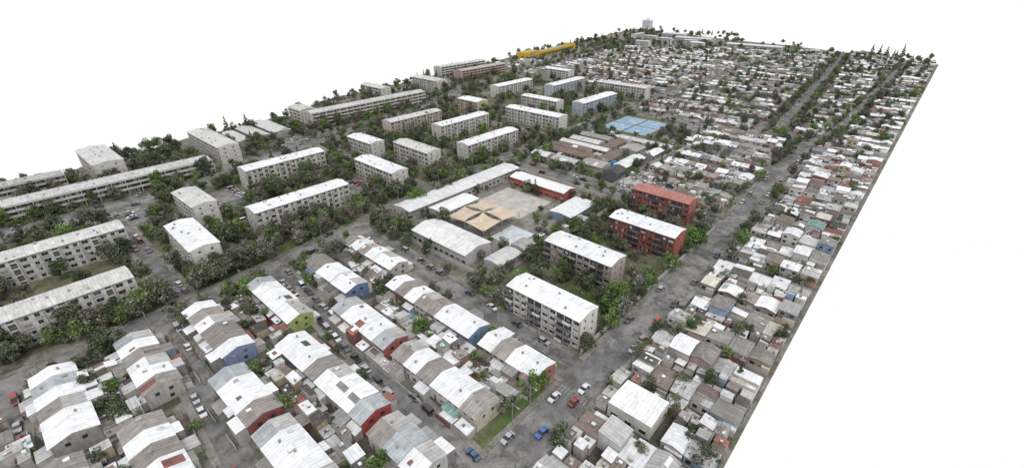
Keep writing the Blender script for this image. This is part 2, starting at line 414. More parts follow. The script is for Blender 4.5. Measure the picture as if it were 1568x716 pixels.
BR=(.21,.15,.125)
for (a,b,c,d,h,rc) in [(228,236,150,168,3.2,(.5,.49,.48)),(228,236,171,184,3.2,(.72,.72,.72)),(243,251,150,186,3.2,BR),(252,260,158,182,3.6,BR),(262,268,148,186,3.2,(.66,.65,.63)),(271,279,160,184,3.4,(.58,.57,.55)),(271,290,150,157,3.3,BR),
                     (284,292,160,184,3.2,(.34,.32,.30)),(243,268,138,146,3.2,BR),(228,238,131,146,5.4,(.40,.38,.36)),(243,268,124,132,3.2,(.74,.74,.73)),(274,290,122,128,3,(.76,.76,.76)),(274,288,134,146,3,(.42,.40,.38)),(296,302,120,160,3,(.6,.58,.56))]:
    low('institution_building',a,b,c,d,h,rc,(.42,.38,.34),1.1,.7,.35)
low('grey_house',224,233,119,128,5.6,(.09,.09,.10),(.13,.13,.14),1.8,.4,0)
low('blue_tent',246,251,134,137,2.6,(.05,.22,.5),(.05,.22,.5),.8,.2,0)
low('flat_roof_house',81.5,91.5,26.5,38.5,4.6,(.84,.84,.83),(.62,.60,.53),.3,.15,0)
low('service_building',112,120,346,378,4,(.62,.61,.59),(.4,.38,.35),.9,.6)
low('service_building',124,134,348,384,4,(.55,.54,.52),(.4,.38,.35),.9,.6)
low('service_building',138,150,350,392,4,(.62,.61,.59),(.4,.38,.35),.9,.6)
low('warehouse',940,965,340,410,7,(.62,.62,.62),(.45,.45,.44),1.5,.3)
low('warehouse',1010,1040,420,470,6,(.66,.66,.66),(.5,.5,.5),1.5,.3)
low('warehouse',905,925,210,300,6,(.66,.66,.66),(.5,.5,.5),1.5,.3)
mb=MB(); Y=(.60,.39,.05)
mb.box(0,0,38,18,0,9.5,Y,(.5,.36,.10)); mb.box(38,2,160,17,0,5.5,(.16,.15,.13),(.42,.37,.25))
mb.box(38,.5,160,2,3.8,7,Y,Y,1,1); mb.box(160,0,167,18,0,8,Y,Y,1,1)
for i in range(19): mb.box(42+i*6.2,1.2,43+i*6.2,2,0,3.8,Y,Y,1,1)
mb.box(13,-.2,22,0,5,8.4,(.08,.08,.08),None,1,1); mb.box(15,-.3,20,-.2,5.6,7.8,(.6,.6,.5),None,1,1); mb.box(6,-.2,32,0,.2,3.4,(.1,.1,.1),None,2,1)
for i in range(8): mb.box(45+i*14,7,48+i*14,10,5.5,6.5,(.5,.5,.5))
mb.obj('yellow_commercial_building',(558,462,0),.17)
for k in range(9): addrect(556+k*19,460+k*3.3,578+k*19,483+k*3.3)
mb=MB(); WT=(.66,.66,.66)
mb.box(1085,535,1112,560,0,8,WT,WT,1,1); mb.box(1088,538,1104,556,8,24,(.74,.74,.74),WT,1,1)
for k in range(5):
    mb.box(1087.6,537.6,1104.4,538,9+k*3,10.2+k*3,(.3,.31,.33),None,2,2); mb.box(1087.6,538,1088,556,9+k*3,10.2+k*3,(.3,.31,.33),None,2,2)
mb.box(1093,544,1099,550,24,27,WT,WT,1,1); mb.obj('white_office_tower'); addrect(1085,535,1112,560)
# shade sails over the school yard : four square sails with hollow-cut edges
mb=MB(); SC=(.64,.52,.39); cx,cy,hf=139,140,11.8
def edge(p,q,bul,cen,n=10):
    out=[]
    for i in range(n):
        t=i/n; x=p[0]+(q[0]-p[0])*t; y=p[1]+(q[1]-p[1])*t; z=p[2]+(q[2]-p[2])*t-.3*math.sin(math.pi*t)
        dx,dy=q[1]-p[1],-(q[0]-p[0]); l=math.hypot(dx,dy)
        if dx*(cen[0]-x)+dy*(cen[1]-y)<0: dx,dy=-dx,-dy
        k=bul*math.sin(math.pi*t); out.append((x+dx/l*k,y+dy/l*k,z))
    return out
for sx in (-1,1):
    for sy in (-1,1):
        g=.14
        c0=(cx+sx*g,cy+sy*g,6.6); e1=(cx+sx*hf,cy+sy*g,5.8); q=(cx+sx*hf,cy+sy*hf,4.8); e2=(cx+sx*g,cy+sy*hf,5.8)
        cen=(cx+sx*hf/2,cy+sy*hf/2,5.35)
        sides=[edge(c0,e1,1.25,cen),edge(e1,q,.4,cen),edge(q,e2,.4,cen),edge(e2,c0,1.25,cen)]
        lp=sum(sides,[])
        for i,(a,b) in enumerate(zip(lp,lp[1:]+lp[:1])): mb.face([a,b,cen],tuple(x*(1,.93,.97,.9)[i//10] for x in SC),1)  # facet tones put crease shading into the fabric colour
        for (x,y) in ((e1[0],e1[1]),(q[0],q[1]),(e2[0],e2[1])): mb.box(x-.1,y-.1,x+.1,y+.1,0,6,(.3,.3,.3),None,1,1)
mb.box(cx-.1,cy-.1,cx+.1,cy+.1,0,6.8,(.3,.3,.3),None,1,1)
mb.obj('shade_sail_canopy'); addrect(127,128,151,152)
addrect(154,131,180,161); addrect(132,115,148,130); addrect(320,150,365,190)
for q in LOTS: addrect(*q)

# ------------------------------------------------------------------ terraced rows
def row(A0,A1,C0,C1,endc=None,rcs=None):
    addrect(A0,C0,A1,C1); mb=MB(); L=C1-C0; W=A1-A0; n=max(2,round(L/5.6)); u=L/n; h0=4.9
    rc=CH([0,1]); y=-L/2; main=wallcol()
    for i in range(n):
        if R()<(.46 if not rc else .42): rc=1-rc
        c=j((.82,.82,.82),.05) if rc else j((.33,.30,.272),.18)
        if R()<.05: c=j((.45,.48,.49),.1)
        h=h0+U(-.05,.05)+(.25 if R()<.1 else 0); wc=main if R()<.5 else wallcol()
        if endc and i==0: wc=endc
        y0=y+i*u; y1=y0+u
        mb.walls(-W/2,y0+.005,W/2,y1-.005,0,h,wc)
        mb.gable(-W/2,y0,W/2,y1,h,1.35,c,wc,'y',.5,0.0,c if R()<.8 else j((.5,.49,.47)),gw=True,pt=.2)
        ym=(y0+y1)/2
        for sg in (-1,1):
            x=sg*(W/2+.03)
            for (dy,z0,z1,wd) in ((-1.2,3.4,4.4,.6),(1.2,3.4,4.4,.6),(-1.3,.9,2.0,.7),(1.4,.05,2.05,.45)):
                cc=wincol() if z0>.1 else j((.22,.13,.08),.3)
                mb.face([(x-sg*.01,ym+dy-wd-.1,z0-.1 if z0>.1 else z0),(x-sg*.01,ym+dy+wd+.1,z0-.1 if z0>.1 else z0),(x-sg*.01,ym+dy+wd+.1,z1+.1),(x-sg*.01,ym+dy-wd-.1,z1+.1)],(.6,.6,.58),1)
                mb.face([(x+sg*.01,ym+dy-wd,z0),(x+sg*.01,ym+dy+wd,z0),(x+sg*.01,ym+dy+wd,z1),(x+sg*.01,ym+dy-wd,z1)],cc,2)
            r=R()
            if r<.88:
                d=U(1.6,3.6); a,b=sorted((sg*(W/2+.06),sg*(W/2+d)))
                w0,w1=sorted((U(y0+.1,y0+1),U(y1-1.6,y1-.1)))
                if r<.15: mb.shed(a,w0,b,w1,U(4.2,4.6),.4,roofcol(),wallcol(),1 if sg>0 else 0,.1)
                else: mb.shed(a,w0,b,w1,U(2.1,2.5),.5,roofcol(),wallcol(),1 if sg>0 else 0,.1)
            if R()<.6:
                xx=sg*(W/2+U(3.6,3.9)); mb.box(min(xx,xx+.12),y0+.1,max(xx,xx+.12),y1-.1,0,U(1.2,1.9),wallcol(),None,1,1)
        if R()<.5:
            x=U(-W/3,W/3); zz=h+1.35*(1-abs(x)/(W/2)); mb.box(x-.25,ym-.25,x+.25,ym+.25,zz-.1,zz+.8,(.35,.33,.3),None,1,1)
        if R()<.3:
            x=U(-W/3,W/3); zz=h+1.35*(1-abs(x)/(W/2)); mb.box(x-.6,ym+.6,x+.6,ym+1.6,zz-.1,zz+.4,roofcol(),roofcol(),1,1)
    for ye in (-L/2-.02,L/2+.02):
        for xx,z in ((-1.6,3.3),(1.6,3.3),(1.2,1)):
            mb.face([(xx-.5,ye,z),(xx+.5,ye,z),(xx+.5,ye,z+1),(xx-.5,ye,z+1)],wincol(),2)
    return mb.obj('terraced_house_row',((A0+A1)/2,(C0+C1)/2,0),U(-.02,.02))
ROWS=[(63,71.5,132,163,(.15,.22,.38)),(82,90,133,166,None),(42,50,131,163,(.36,.43,.14)),(22,30.5,130,163,(.24,.30,.45)),(3,11.5,130,161,(.45,.42,.38)),(-16,-7,128,161,None),
          (55,63.5,98,128,(.38,.13,.11)),(55,63.5,60,95,(.55,.5,.4)),(75,83.5,83,126,(.19,.31,.46)),(75,83.5,57,79.5,(.38,.18,.14)),(35,43.5,80,124,(.38,.08,.07)),(16.5,25,100,124,(.28,.09,.08)),(16.5,25,60,97,None),
          (35,43.5,58,77,None),(-4.5,4,94,122,(.38,.58,.53)),(-4.5,4,60,92,None),(-44,-35,128,161,None),(-20,-12,60,122,None),(-60,-51,128,161,None),(-60,-40,60,122,None)]
for q in [(-80,56.5,5,126),(13,56.5,43.6,126),(51,56.5,85,128),(-80,127,-24,164),(-18,127,12,164),(21,127,51,166),(61,129,92,168)]: sheet('shaded_yard',*q,G_yard_shade,.008)  # dark sheets paint the shadowed gaps around the terraces
for q in ROWS: row(*q)
def yard(x0,x1,y0,y1,dens=.8,chk=False):
    yy=y0
    while yy<y1-2:
        w=U(2.6,5.5); xx=x0
        while xx<x1-1.5:
            d=U(2.2,4.5)
            if R()<dens and not (chk and (in_rect(xx+d/2,yy+w/2,2.4))):
                mb=MB(); e=U(.1,.6); f2=U(.1,.8)
                X1=min(xx+d-e,x1)-xx; Y1=min(yy+w-f2,y1)-yy
                if X1>1.2 and Y1>1.2:
                    z=U(2.0,2.9) if R()<.82 else U(4.2,5.0)
                    mb.shed(0,0,X1,Y1,z,U(.1,.6),roofcol(),wallcol(),CH([0,1,2,3]),.12)
                    for _ in range(CH([0,1,2,3])):
                        a,b=U(.2,max(.3,X1-1)),U(.2,max(.3,Y1-1)); c=U(.25,.9)
                        mb.box(a,b,a+c,b+U(.3,1.2),z+.1,z+U(.5,.9),roofcol(),roofcol(),1,1)
                    mb.obj('backyard_shed',(xx,yy,0),U(-.05,.05))
            xx+=d
        yy+=w
for q in [(33.8,40.5,130,162,.8),(74.5,80.5,133,165,.75),(-4,1.5,128,160,.8),(28,33,60,124,.92),(66.5,73,59,126,.94),(-10,-6,60,122,.9),(-33,-19,128,160,.5),(51.5,54,60,128,.3),(45.5,47,60,78,.3),(6,8,62,120,.3)]:
    yard(*q)
yard(226,303,120,187,.55,True); yard(138,164,106,113,.3,True)
# ------------------------------------------------------------------ dense low housing
LAST=[None]
def lot(mb,px,dr,d,y0,w,unify=False):
    X=lambda p:px+dr*p
    def xs(a,b):
        a,b=X(a),X(b); return (a,b) if a<b else (b,a)
    if unify: s0=U(1.6,2.0); s1=s0+7
    else: s0=U(.5,2.2); s1=s0+U(5.5,8)
    h=U(2.4,3.1) if R()<.70 else U(4.3,5.3)
    if unify and R()<.75: h=2.9
    rc=roofcol(); wc=wallcol()
    if unify and LAST[0] and R()<.5: rc=j(LAST[0],.05)
    LAST[0]=rc
    a,b=xs(s0,s1); ya,yb=y0+U(0,.2),y0+w-U(0,.35)
    r=R()*(.7 if unify else 1)
    if r<.45:
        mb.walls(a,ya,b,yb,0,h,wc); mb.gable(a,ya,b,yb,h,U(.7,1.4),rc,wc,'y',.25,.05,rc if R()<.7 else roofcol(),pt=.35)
    elif r<.62:
        mb.walls(a,ya,b,yb,0,h,wc); mb.gable(a,ya,b,yb,h,U(.6,1.2),rc,wc,'x',.1,.3,pt=.4)
    elif r<.8:
        mb.shed(a,ya,b,yb,h,U(.2,.8),rc,wc,CH([0,1,2,3]),.15,.75)
    else:
        k=(a+b)/2+U(-1,1); mb.shed(a,ya,k-.15,yb,h,U(.2,.6),rc,wc,CH([0,1]),.05,.7); mb.shed(k+.15,ya,b,yb,h+U(-.5,.6),U(.2,.6),roofcol(),wc,CH([0,1,2,3]),.05,.7)
    for _ in range(CH([0,0,1,2])):
        q=U(a+.3,b-1.5); t=U(ya+.3,yb-1.5); zz=h+U(.3,.8); mb.box(q,t,q+U(.3,1.2),t+U(.3,1.2),h-.2,zz+.4,j((.4,.39,.37),.4),roofcol(),1,1)
    x=(X(s0)-dr*.03)
    for yy in (ya+1.3,yb-1.3):
        mb.face([(x,yy-.6,.9),(x,yy+.6,.9),(x,yy+.6,2),(x,yy-.6,2)],wincol(),2)
        if h>4: mb.face([(x,yy-.6,3.2),(x,yy+.6,3.2),(x,yy+.6,4.1),(x,yy-.6,4.1)],wincol(),2)
    if R()<.6:
        a,b=xs(0,s0-.1); k=U(.3,.8)
        if b-a>.5: mb.shed(a,ya,b,ya+(yb-ya)*k,U(2,2.3),.2,roofcol(),wallcol(),CH([0,1]),.05)
    a,b=xs(-.12,0); mb.box(a,y0,b,y0+w-.1,0,U(1.3,2),wallcol(),None,1,1)
    p=s1+U(.1,.5)
    while p<d-1.3:
        dd=U(1.9,3.8)
        for (f0,f1) in (((0,.48),(.52,1)) if R()<.7 else ((0,1),)):
            if R()<(.75 if unify else .88):
                a,b=xs(p,min(p+dd-.2,d)); z=U(2,2.9) if R()<.86 else U(4,4.9)
                if b-a>1: mb.shed(a,y0+w*f0+U(.02,.4),b,y0+w*f1-U(.02,.4),z,U(.1,.6),roofcol(),wallcol(),CH([0,1,2,3]),.08)
                for _ in range(CH([0,1,2])):
                    c=U(.3,1.0); q=U(a,max(a+.1,b-1)); t=y0+w*(f0+f1)/2+U(-.6,.6); mb.box(q,t-c/2,q+c*U(.6,1.4),t+c/2,z-.3,z+U(.6,1.1),roofcol(),roofcol(),1,1)
        p+=dd
def dense(A0,A1,C0,C1,depth=13,street=6,skip=None,pave=True,unify=False):
    n=max(1,round((A1-A0+street*.5)/(depth+street/2))); ns=(n-1)//2
    depth=(A1-A0-ns*street-(n-1-ns)*.2)/n
    if pave: sheet('shaded_yard',A0,C0,A1,C1,G_yard_shade,.008)  # dark sheet: painted shade in the gaps between lots
    a=A0
    for k in range(n):
        side=k%2
        px,dr=(a,1) if side==0 else (a+depth,-1)
        y=C0
        while y<C1-4:
            mb=MB(); cnt=random.randint(4,8); yb=y; ok=False; full=False
            for _ in range(cnt):
                w=U(5.2,7.2)
                if y+w>C1:
                    w=C1-y; full=True
                    if w<3.2: break
                if droad(a+depth/2,y+w/2)>depth/2-4:
                    if R()>.025: lot(mb,px-a,dr,depth,y-yb,w,unify); ok=True
                y+=w
                if full: break
            if ok: mb.obj('terraced_house',(a,yb,0),U(-.006,.006))
            if full: break
            if R()<.08: y+=U(.6,2)
        if side==1 and k<n-1:
            sheet('lane',a+depth+.3,C0,a+depth+street-.3,C1,G_road,.026)
            s=C0+U(2,9)
            while s<C1:
                if droad(a+depth+street/2,s)>1:
                    if R()<.6: tree(a+depth+CH([1,street-1]),s,U(.5,.95),name='street_tree')
                    elif R()<.45: car(a+depth+street/2+CH([-1,1])*.9,s,math.pi/2,z=.06)
                s+=U(4.5,10)
        a+=depth+(street if side==1 else .2)

# ------------------------------------------------------------------ trees
m,nt,b=newmat('foliage'); at=nd(nt,'ShaderNodeAttribute',attribute_name='Col'); oi=nd(nt,'ShaderNodeObjectInfo')
mm=nd(nt,'ShaderNodeMix',data_type='RGBA',blend_type='MULTIPLY'); mm.inputs[0].default_value=1
lk(nt,at.outputs[0],mm.inputs[6]); lk(nt,oi.outputs['Color'],mm.inputs[7]); lk(nt,mm.outputs[2],b.inputs['Base Color'])
b.inputs['Roughness'].default_value=.8; b.inputs['Specular IOR Level'].default_value=.15; M_leaf=m
m,nt,b=newmat('bark'); pos=nd(nt,'ShaderNodeTexCoord').outputs['Object']; n=noise(nt,pos,3,4)
lk(nt,mix(nt,n,(.09,.07,.055),(.18,.15,.12)),b.inputs['Base Color']); b.inputs['Roughness'].default_value=.95; M_bark=m
def tube(v,f,p,q,r0,r1,n=6):
    p=np.array(p,float);q=np.array(q,float);d=q-p;d/=np.linalg.norm(d)
    a=np.cross(d,[0.3,1,0.2]);a/=np.linalg.norm(a);b2=np.cross(d,a);k=len(v)
    for c,r in ((p,r0),(q,r1)):
        for i in range(n):
            t=2*math.pi*i/n; v.append(tuple(c+r*(math.cos(t)*a+math.sin(t)*b2)))
    for i in range(n): f.append([k+i,k+(i+1)%n,k+n+(i+1)%n,k+n+i])
def treemesh(seed,h,rad,base,ncl,nleaf,ls,kind='round'):
    rs=np.random.RandomState(seed); v=[];f=[]
    tube(v,f,(0,0,0),(0,0,base+(.5 if kind=='round' else h*.7-base)),.22,.12)
    cl=[]
    for i in range(ncl):
        if kind=='cone':
            t=(i+.5)/ncl; z=base+(h-base)*t; rr=rad*(1-t)*.75; a=i*2.4; cl.append((rr*math.cos(a),rr*math.sin(a),z,rad*(1.05-t)*.55))
        elif kind=='palm': break
        else:
            while 1:
                p=rs.uniform(-1,1,3)
                if .25<np.linalg.norm(p)<1: break
            cr=rad*rs.uniform(.24,.46)
            cl.append((p[0]*(rad-cr*.5),p[1]*(rad-cr*.5),base+(h-base)*(.5+.42*p[2]),cr))
    for c in cl[:7]:
        tube(v,f,(0,0,base*.8),(c[0]*.8,c[1]*.8,c[2]-.1),.10,.03,4)
    nb=len(f)
    P=[];Nn=[];S=[];Cc=[]
    if kind=='palm':
        for i in range(22):
            a=i*2.4; el=.9-1.5*(i/22); L=rad
            for s in range(9):
                t=(s+.5)/9; r=L*t; z=h+math.sin(el)*r*.8-1.6*t*t
                for sd in (-1,1):
                    P.append((r*math.cos(a)-sd*.25*math.sin(a),r*math.sin(a)+sd*.25*math.cos(a),z-.1)); Nn.append((rs.normal()*.3+sd*.4*math.sin(a),rs.normal()*.3,1)); S.append(.36*(1.2-t*.6)); Cc.append(rs.uniform(.7,1.2))
    for c in cl:
        n=int(nleaf/len(cl)); d=rs.normal(size=(n,3)); d/=np.linalg.norm(d,axis=1)[:,None]
        rr=c[3]*rs.uniform(.5,1.2,n)**.7; bright=rs.uniform(.6,1.45)
        pts=np.array(c[:3])+d*rr[:,None]*np.array([1,1,.8])
        P+=list(pts); Nn+=list(d*.9+rs.normal(size=(n,3))*.6+np.array([0,0,.3])); S+=list(ls*rs.uniform(.5,1.2,n)); Cc+=list(bright*rs.uniform(.65,1.35,n))
    P=np.array(P);Nn=np.array(Nn);Nn/=np.linalg.norm(Nn,axis=1)[:,None];S=np.array(S);Cc=np.array(Cc)
    T=np.cross(Nn,rs.normal(size=Nn.shape));T/=np.linalg.norm(T,axis=1)[:,None];B=np.cross(Nn,T)
    q=np.stack([P-T*S[:,None],P-B*S[:,None]*.6,P+T*S[:,None],P+B*S[:,None]*.6],1).reshape(-1,3)
    V=np.vstack([np.array(v),q]); k=len(v)
    faces=list(f)+[[k+4*i,k+4*i+1,k+4*i+2,k+4*i+3] for i in range(len(P))]
    me=bpy.data.meshes.new('tree'); me.from_pydata([tuple(x) for x in V],[],faces)
    ca=me.color_attributes.new('Col','FLOAT_COLOR','CORNER')
    arr=np.ones((nb*4+len(P)*4,4),np.float32); arr[nb*4:,:3]=np.repeat(Cc,4)[:,None]
    ca.data.foreach_set('color',arr.ravel()); me.materials.append(M_bark); me.materials.append(M_leaf)
    me.polygons.foreach_set('material_index',[0]*nb+[1]*len(P)); me.update(); return me
TM=[treemesh(1,7.5,3.6,1.8,14,1400,.38),treemesh(2,8.5,3.8,2.0,17,1500,.38),treemesh(3,6,3.2,1.4,11,1100,.35),treemesh(4,9.5,3.4,2.2,16,1400,.38),treemesh(5,7,4.4,1.8,18,1500,.4),treemesh(6,5,2.4,1.0,9,800,.3),treemesh(11,8,3.5,2,12,800,.36)]
TC=treemesh(7,12,2.4,1.2,15,1300,.38,'cone'); TP=treemesh(8,9,3.0,8.5,0,0,.4,'palm'); TB=treemesh(9,2.2,1.5,.3,6,450,.25)
PAL=[(.10,.112,.068)]*4+[(.12,.132,.08)]*3+[(.08,.10,.052)]*3+[(.11,.15,.055)]*3+[(.15,.148,.115)]*3+[(.12,.19,.05)]*1+[(.125,.11,.085)]
def tree(x,y,s=1,me=None,name='tree',col=None):
    me=me or CH(TM); o=bpy.data.objects.new(name,me); COL.objects.link(o)
    o.location=(x,y,0); o.rotation_euler=(U(-.06,.06),U(-.06,.06),U(0,6.28)); o.scale=(s*U(.85,1.15),s*U(.85,1.15),s*U(.85,1.15))
    c=j(col or CH(PAL),.2); o.color=(*c,1)
# ------------------------------------------------------------------ cars
m,nt,b=newmat('car_paint'); oi=nd(nt,'ShaderNodeObjectInfo'); lk(nt,oi.outputs['Color'],b.inputs['Base Color']); b.inputs['Roughness'].default_value=.35; b.inputs['Coat Weight'].default_value=.3; CP=m
m,nt,b=newmat('car_glass'); b.inputs['Base Color'].default_value=(.02,.022,.025,1); b.inputs['Roughness'].default_value=.2; CG=m
m,nt,b=newmat('tyre'); b.inputs['Base Color'].default_value=(.02,.02,.02,1); b.inputs['Roughness'].default_value=.9; CT=m
m,nt,b=newmat('lamp_glass'); b.inputs['Base Color'].default_value=(.4,.06,.05,1); CL=m
def carmesh(kind):
    v=[];f=[];mi=[]
    def fc(p,mt): n=len(v); v.extend(p); f.append(list(range(n,n+len(p)))); mi.append(mt)
    L=4.2 if kind!='pickup' else 4.9; hw=.86
    body=[(-L/2,.35),(-L/2,.78),(-L/2+.12,.9),(L/2-1.1,.92),(L/2-.15,.78),(L/2,.6),(L/2,.35)]
    def P(x,z,s):
        k=1-.10*max(0,(abs(x)-L/2+.4)/.4); return (x,s*hw*k,z)
    for s in (-1,1): fc([P(x,z,s) for x,z in body],0)
    for (a,b2) in zip(body,body[1:]+body[:1]): fc([P(*a,-1),P(*a,1),P(*b2,1),P(*b2,-1)],0)
    if kind=='sedan': base=(-1.55,1.05); top=(-1.0,.35); H=1.42
    elif kind=='hatch': base=(-2.0,1.0); top=(-1.7,.3); H=1.5
    elif kind=='van': base=(-2.05,1.55); top=(-1.95,.85); H=1.95
    else: base=(-.5,1.35); top=(-.35,.7); H=1.65
    z0=.9; k=.76
    B=[(base[0],-hw*.97,z0),(base[1],-hw*.97,z0),(base[1],hw*.97,z0),(base[0],hw*.97,z0)]
    T=[(top[0],-hw*k,H),(top[1],-hw*k,H),(top[1],hw*k,H),(top[0],hw*k,H)]
    for i in range(4): q=(i+1)%4; fc([B[i],B[q],T[q],T[i]],1)
    T2=[(x,y*1.02,z+.03) for x,y,z in T]; fc(T2,0)
    for i in range(4): q=(i+1)%4; fc([T[i],T[q],T2[q],T2[i]],0)
    for sx in (-1,1):
        xb=(base[0]+base[1])/2; fc([(xb-.05,sx*hw*.985,z0),(xb+.05,sx*hw*.985,z0),(xb+.05,sx*hw*(k+.015),H),(xb-.05,sx*hw*(k+.015),H)],0)
    if kind=='pickup':
        fc([(-L/2+.15,-.7,.93),(-.6,-.7,.93),(-.6,.7,.93),(-L/2+.15,.7,.93)],2)
    for x in (-L/2+.8,L/2-.85):
        for s in (-1,1):
            n=12; c=[(x+.33*math.cos(6.283*i/n),s*(hw+.02),.33+.33*math.sin(6.283*i/n)) for i in range(n)]; c2=[(a,s*(hw-.2),z) for a,_,z in c]
            fc(c,2)
            for i in range(n): q=(i+1)%n; fc([c[i],c[q],c2[q],c2[i]],2)
    for s in (-1,1): fc([(-L/2-.01,s*.45,.62),(-L/2-.01,s*.75,.62),(-L/2-.01,s*.75,.76),(-L/2-.01,s*.45,.76)],3)
    me=bpy.data.meshes.new('car'); me.from_pydata(v,[],f)
    for q in (CP,CG,CT,CL): me.materials.append(q)
    me.polygons.foreach_set('material_index',mi); return me
CM={k:carmesh(k) for k in ('sedan','hatch','van','pickup')}
CC=[(.6,.6,.6)]*5+[(.35,.36,.37)]*5+[(.12,.12,.13)]*4+[(.04,.04,.045)]*3+[(.26,.04,.035)]*2+[(.06,.10,.20)]*1+[(.26,.22,.17)]*2
def car(x,y,a,col=None,kind=None,z=.14):
    kind=kind or CH(['sedan','sedan','hatch','hatch','van','pickup'])
    o=bpy.data.objects.new({'sedan':'parked_car','hatch':'parked_hatchback','van':'parked_van','pickup':'pickup_truck'}[kind],CM[kind]); COL.objects.link(o)
    o.location=(x,y,z-.03); o.rotation_euler[2]=a+(math.pi if R()<.5 else 0)+U(-.05,.05); o.color=(*(col or CH(CC)),1)

# place the housing
dense(20,79,11,42.6,13,4); dense(80,93,11,24.5,13,4)
for q in [(96,148,11,42.8),(152,205,11,43.5),(209,262,11,44.5),(266,320,11,46.5),(324,373,11,48.5)]: dense(*q,depth=13,street=3.6)
sheet('shaded_yard',79,11,96,42,G_yard_shade,.006)  # painted shade under the leftover strip of sheds
yard(82,95,39.2,42.5,.7); yard(92.2,95.8,12,40,.9); yard(80,92,24.4,26,.5)
for q in [(219,303,62,116),(314,373,63,120),(384,500,98,194),(507,616,103,194),(624,740,112,195),(747,881,122,197),
          (460,616,209,317),(478,616,317,356),(624,740,209,358),(747,834,209,360),(460,616,372,395),(624,740,374,425),(747,796,376,430),
          (384,500,52,73),(507,616,50,82),(624,740,50,92),(747,881,50,102),(384,500,11,41),(507,616,11,39),(624,740,11,38),(747,881,11,38),(838,880,209,300)]:
    dense(*q,depth=12.5,street=7,unify=True)
dense(888,925,60,190); dense(480,556,426,455); dense(930,960,70,120)

# place the trees
def scatter(x0,x1,y0,y1,n,s0=.7,s1=1.15,m=1.5,rm=.8,force=False):
    k=0;t=0
    while k<n and t<n*12:
        t+=1; x,y=U(x0,x1),U(y0,y1)
        if not force and (in_rect(x,y,m) or droad(x,y)<rm): continue
        if force and droad(x,y)<rm: continue
        if y>left_edge(x)-2: continue
        r=R(); s=U(s0,s1)
        if r<.04: tree(x,y,s*.9,TC,'conifer_tree',(.07,.09,.055))
        elif r<.24: tree(x,y,U(.8,1.6),TB,'bush')
        else: tree(x,y,s)
        k+=1
scatter(-90,30,180,300,215,.75,1.25); scatter(30,150,180,292,245,.65,1.2); scatter(150,275,190,330,240,.65,1.2); scatter(275,460,203,380,250,.7,1.2)
scatter(-60,62,178,190,50,.85,1.3,.5); scatter(60,130,190,205,26,.7,1.1); scatter(-100,100,299,308,45); scatter(-100,160,319,395,180,.75,1.25); scatter(155,300,368,445,90); scatter(155,290,345,357,30)
scatter(300,480,388,475,120); scatter(456,760,395,480,60,.7,1.1); scatter(480,760,486,530,40); scatter(760,900,430,560,90,.8,1.3); scatter(890,1130,330,590,100,.8,1.3); scatter(895,1040,190,340,35,.7,1.2); scatter(888,940,12,190,40,.6,1.1,force=True); scatter(800,905,300,430,60,.7,1.1)
scatter(94,212,54,112,120,.5,1.05,1); scatter(106,200,100,183,50,.5,.9,1); scatter(94,125,150,183,24,.7,1.1); scatter(218,305,117,198,80,.55,1.0); scatter(310,378,120,198,45,.6,1.1)
scatter(310,378,56,62,14); scatter(-60,88,55,60,20,.45,.85,.2,.5); scatter(-60,95,160,167,40,.55,1,.3,.6)
for (a,b,c,d,n) in [(33,42,128,164,24),(72,82,130,165,22),(-7,2,128,162,18),(26,34,60,126,24),(65,74,58,127,24),(-12,-5,60,122,16),(22,320,12,46,95),(219,303,62,116,50),(314,372,63,120,34),(384,620,98,196,110),(624,881,112,197,120),(460,620,209,360,120),(624,834,209,360,120),(624,796,374,430,50),(384,881,12,104,270)]:
    scatter(a,b,c,d,n,.35,.8,force=True) if a<380 else scatter(a,b,c,d,n,.5,1.05,force=True)
def streettrees(ri,off,step,s0,s1,a0=-1e9,a1=1e9,p=.6):
    for k,(x,y,a) in enumerate(resample(ROADS[ri][0],step)):
        for sg in (-1,1):
            if R()<p:
                xx=x-math.sin(a)*sg*(ROADS[ri][1]/2+off)+U(-1,1); yy=y+math.cos(a)*sg*(ROADS[ri][1]/2+off)+U(-.5,.5)
                if a0<xx<a1 and droad(xx,yy)>.6 and not in_rect(xx,yy,.5): tree(xx,yy,U(s0,s1),name='street_tree')
streettrees(0,1.8,8,.55,1.0,30,380,.5); streettrees(1,2.2,7,.75,1.25,380,900,.85); streettrees(2,2,9,.65,1.1,380,900,.65); streettrees(3,3,7,.7,1.15,-80,460,.65); streettrees(4,3,8,.75,1.2,p=.65)
for ri in (5,9,10,11): streettrees(ri,2,8,.55,.95,p=.5)
for ri in (6,7,8): streettrees(ri,1.2,8,.4,.75,p=.4)
for ri in (16,17,18,19): streettrees(ri,1.5,8,.55,1.1,p=.65)
for (x,y,s) in [(82,190,.95),(75,57,.9),(181,57,1.1),(186,58,1.0),(118,60,1.0),(124,61,1.1),(128,60,.9),(110,92,1),(70,100,.8),(32,70,.8),(60,153,.6),(108,63,.8),(196,42,1),(140,57,.9)]: tree(x,y,s,TM[1],col=(.105,.17,.05))
for (x,y) in [(112,82),(116,84),(102,41),(330,58),(520,60),(145,62)]: tree(x,y,.9,TP,'palm_tree',(.09,.10,.055))
for i in range(6): tree(930+U(-6,6),50+i*8+U(-3,3),U(.8,1.7),TC,'conifer_tree',(.06,.075,.05))
for i in range(6): tree(1040+U(-20,20),470+U(-60,60),U(1.0,1.6),TC,'conifer_tree',(.06,.075,.05))

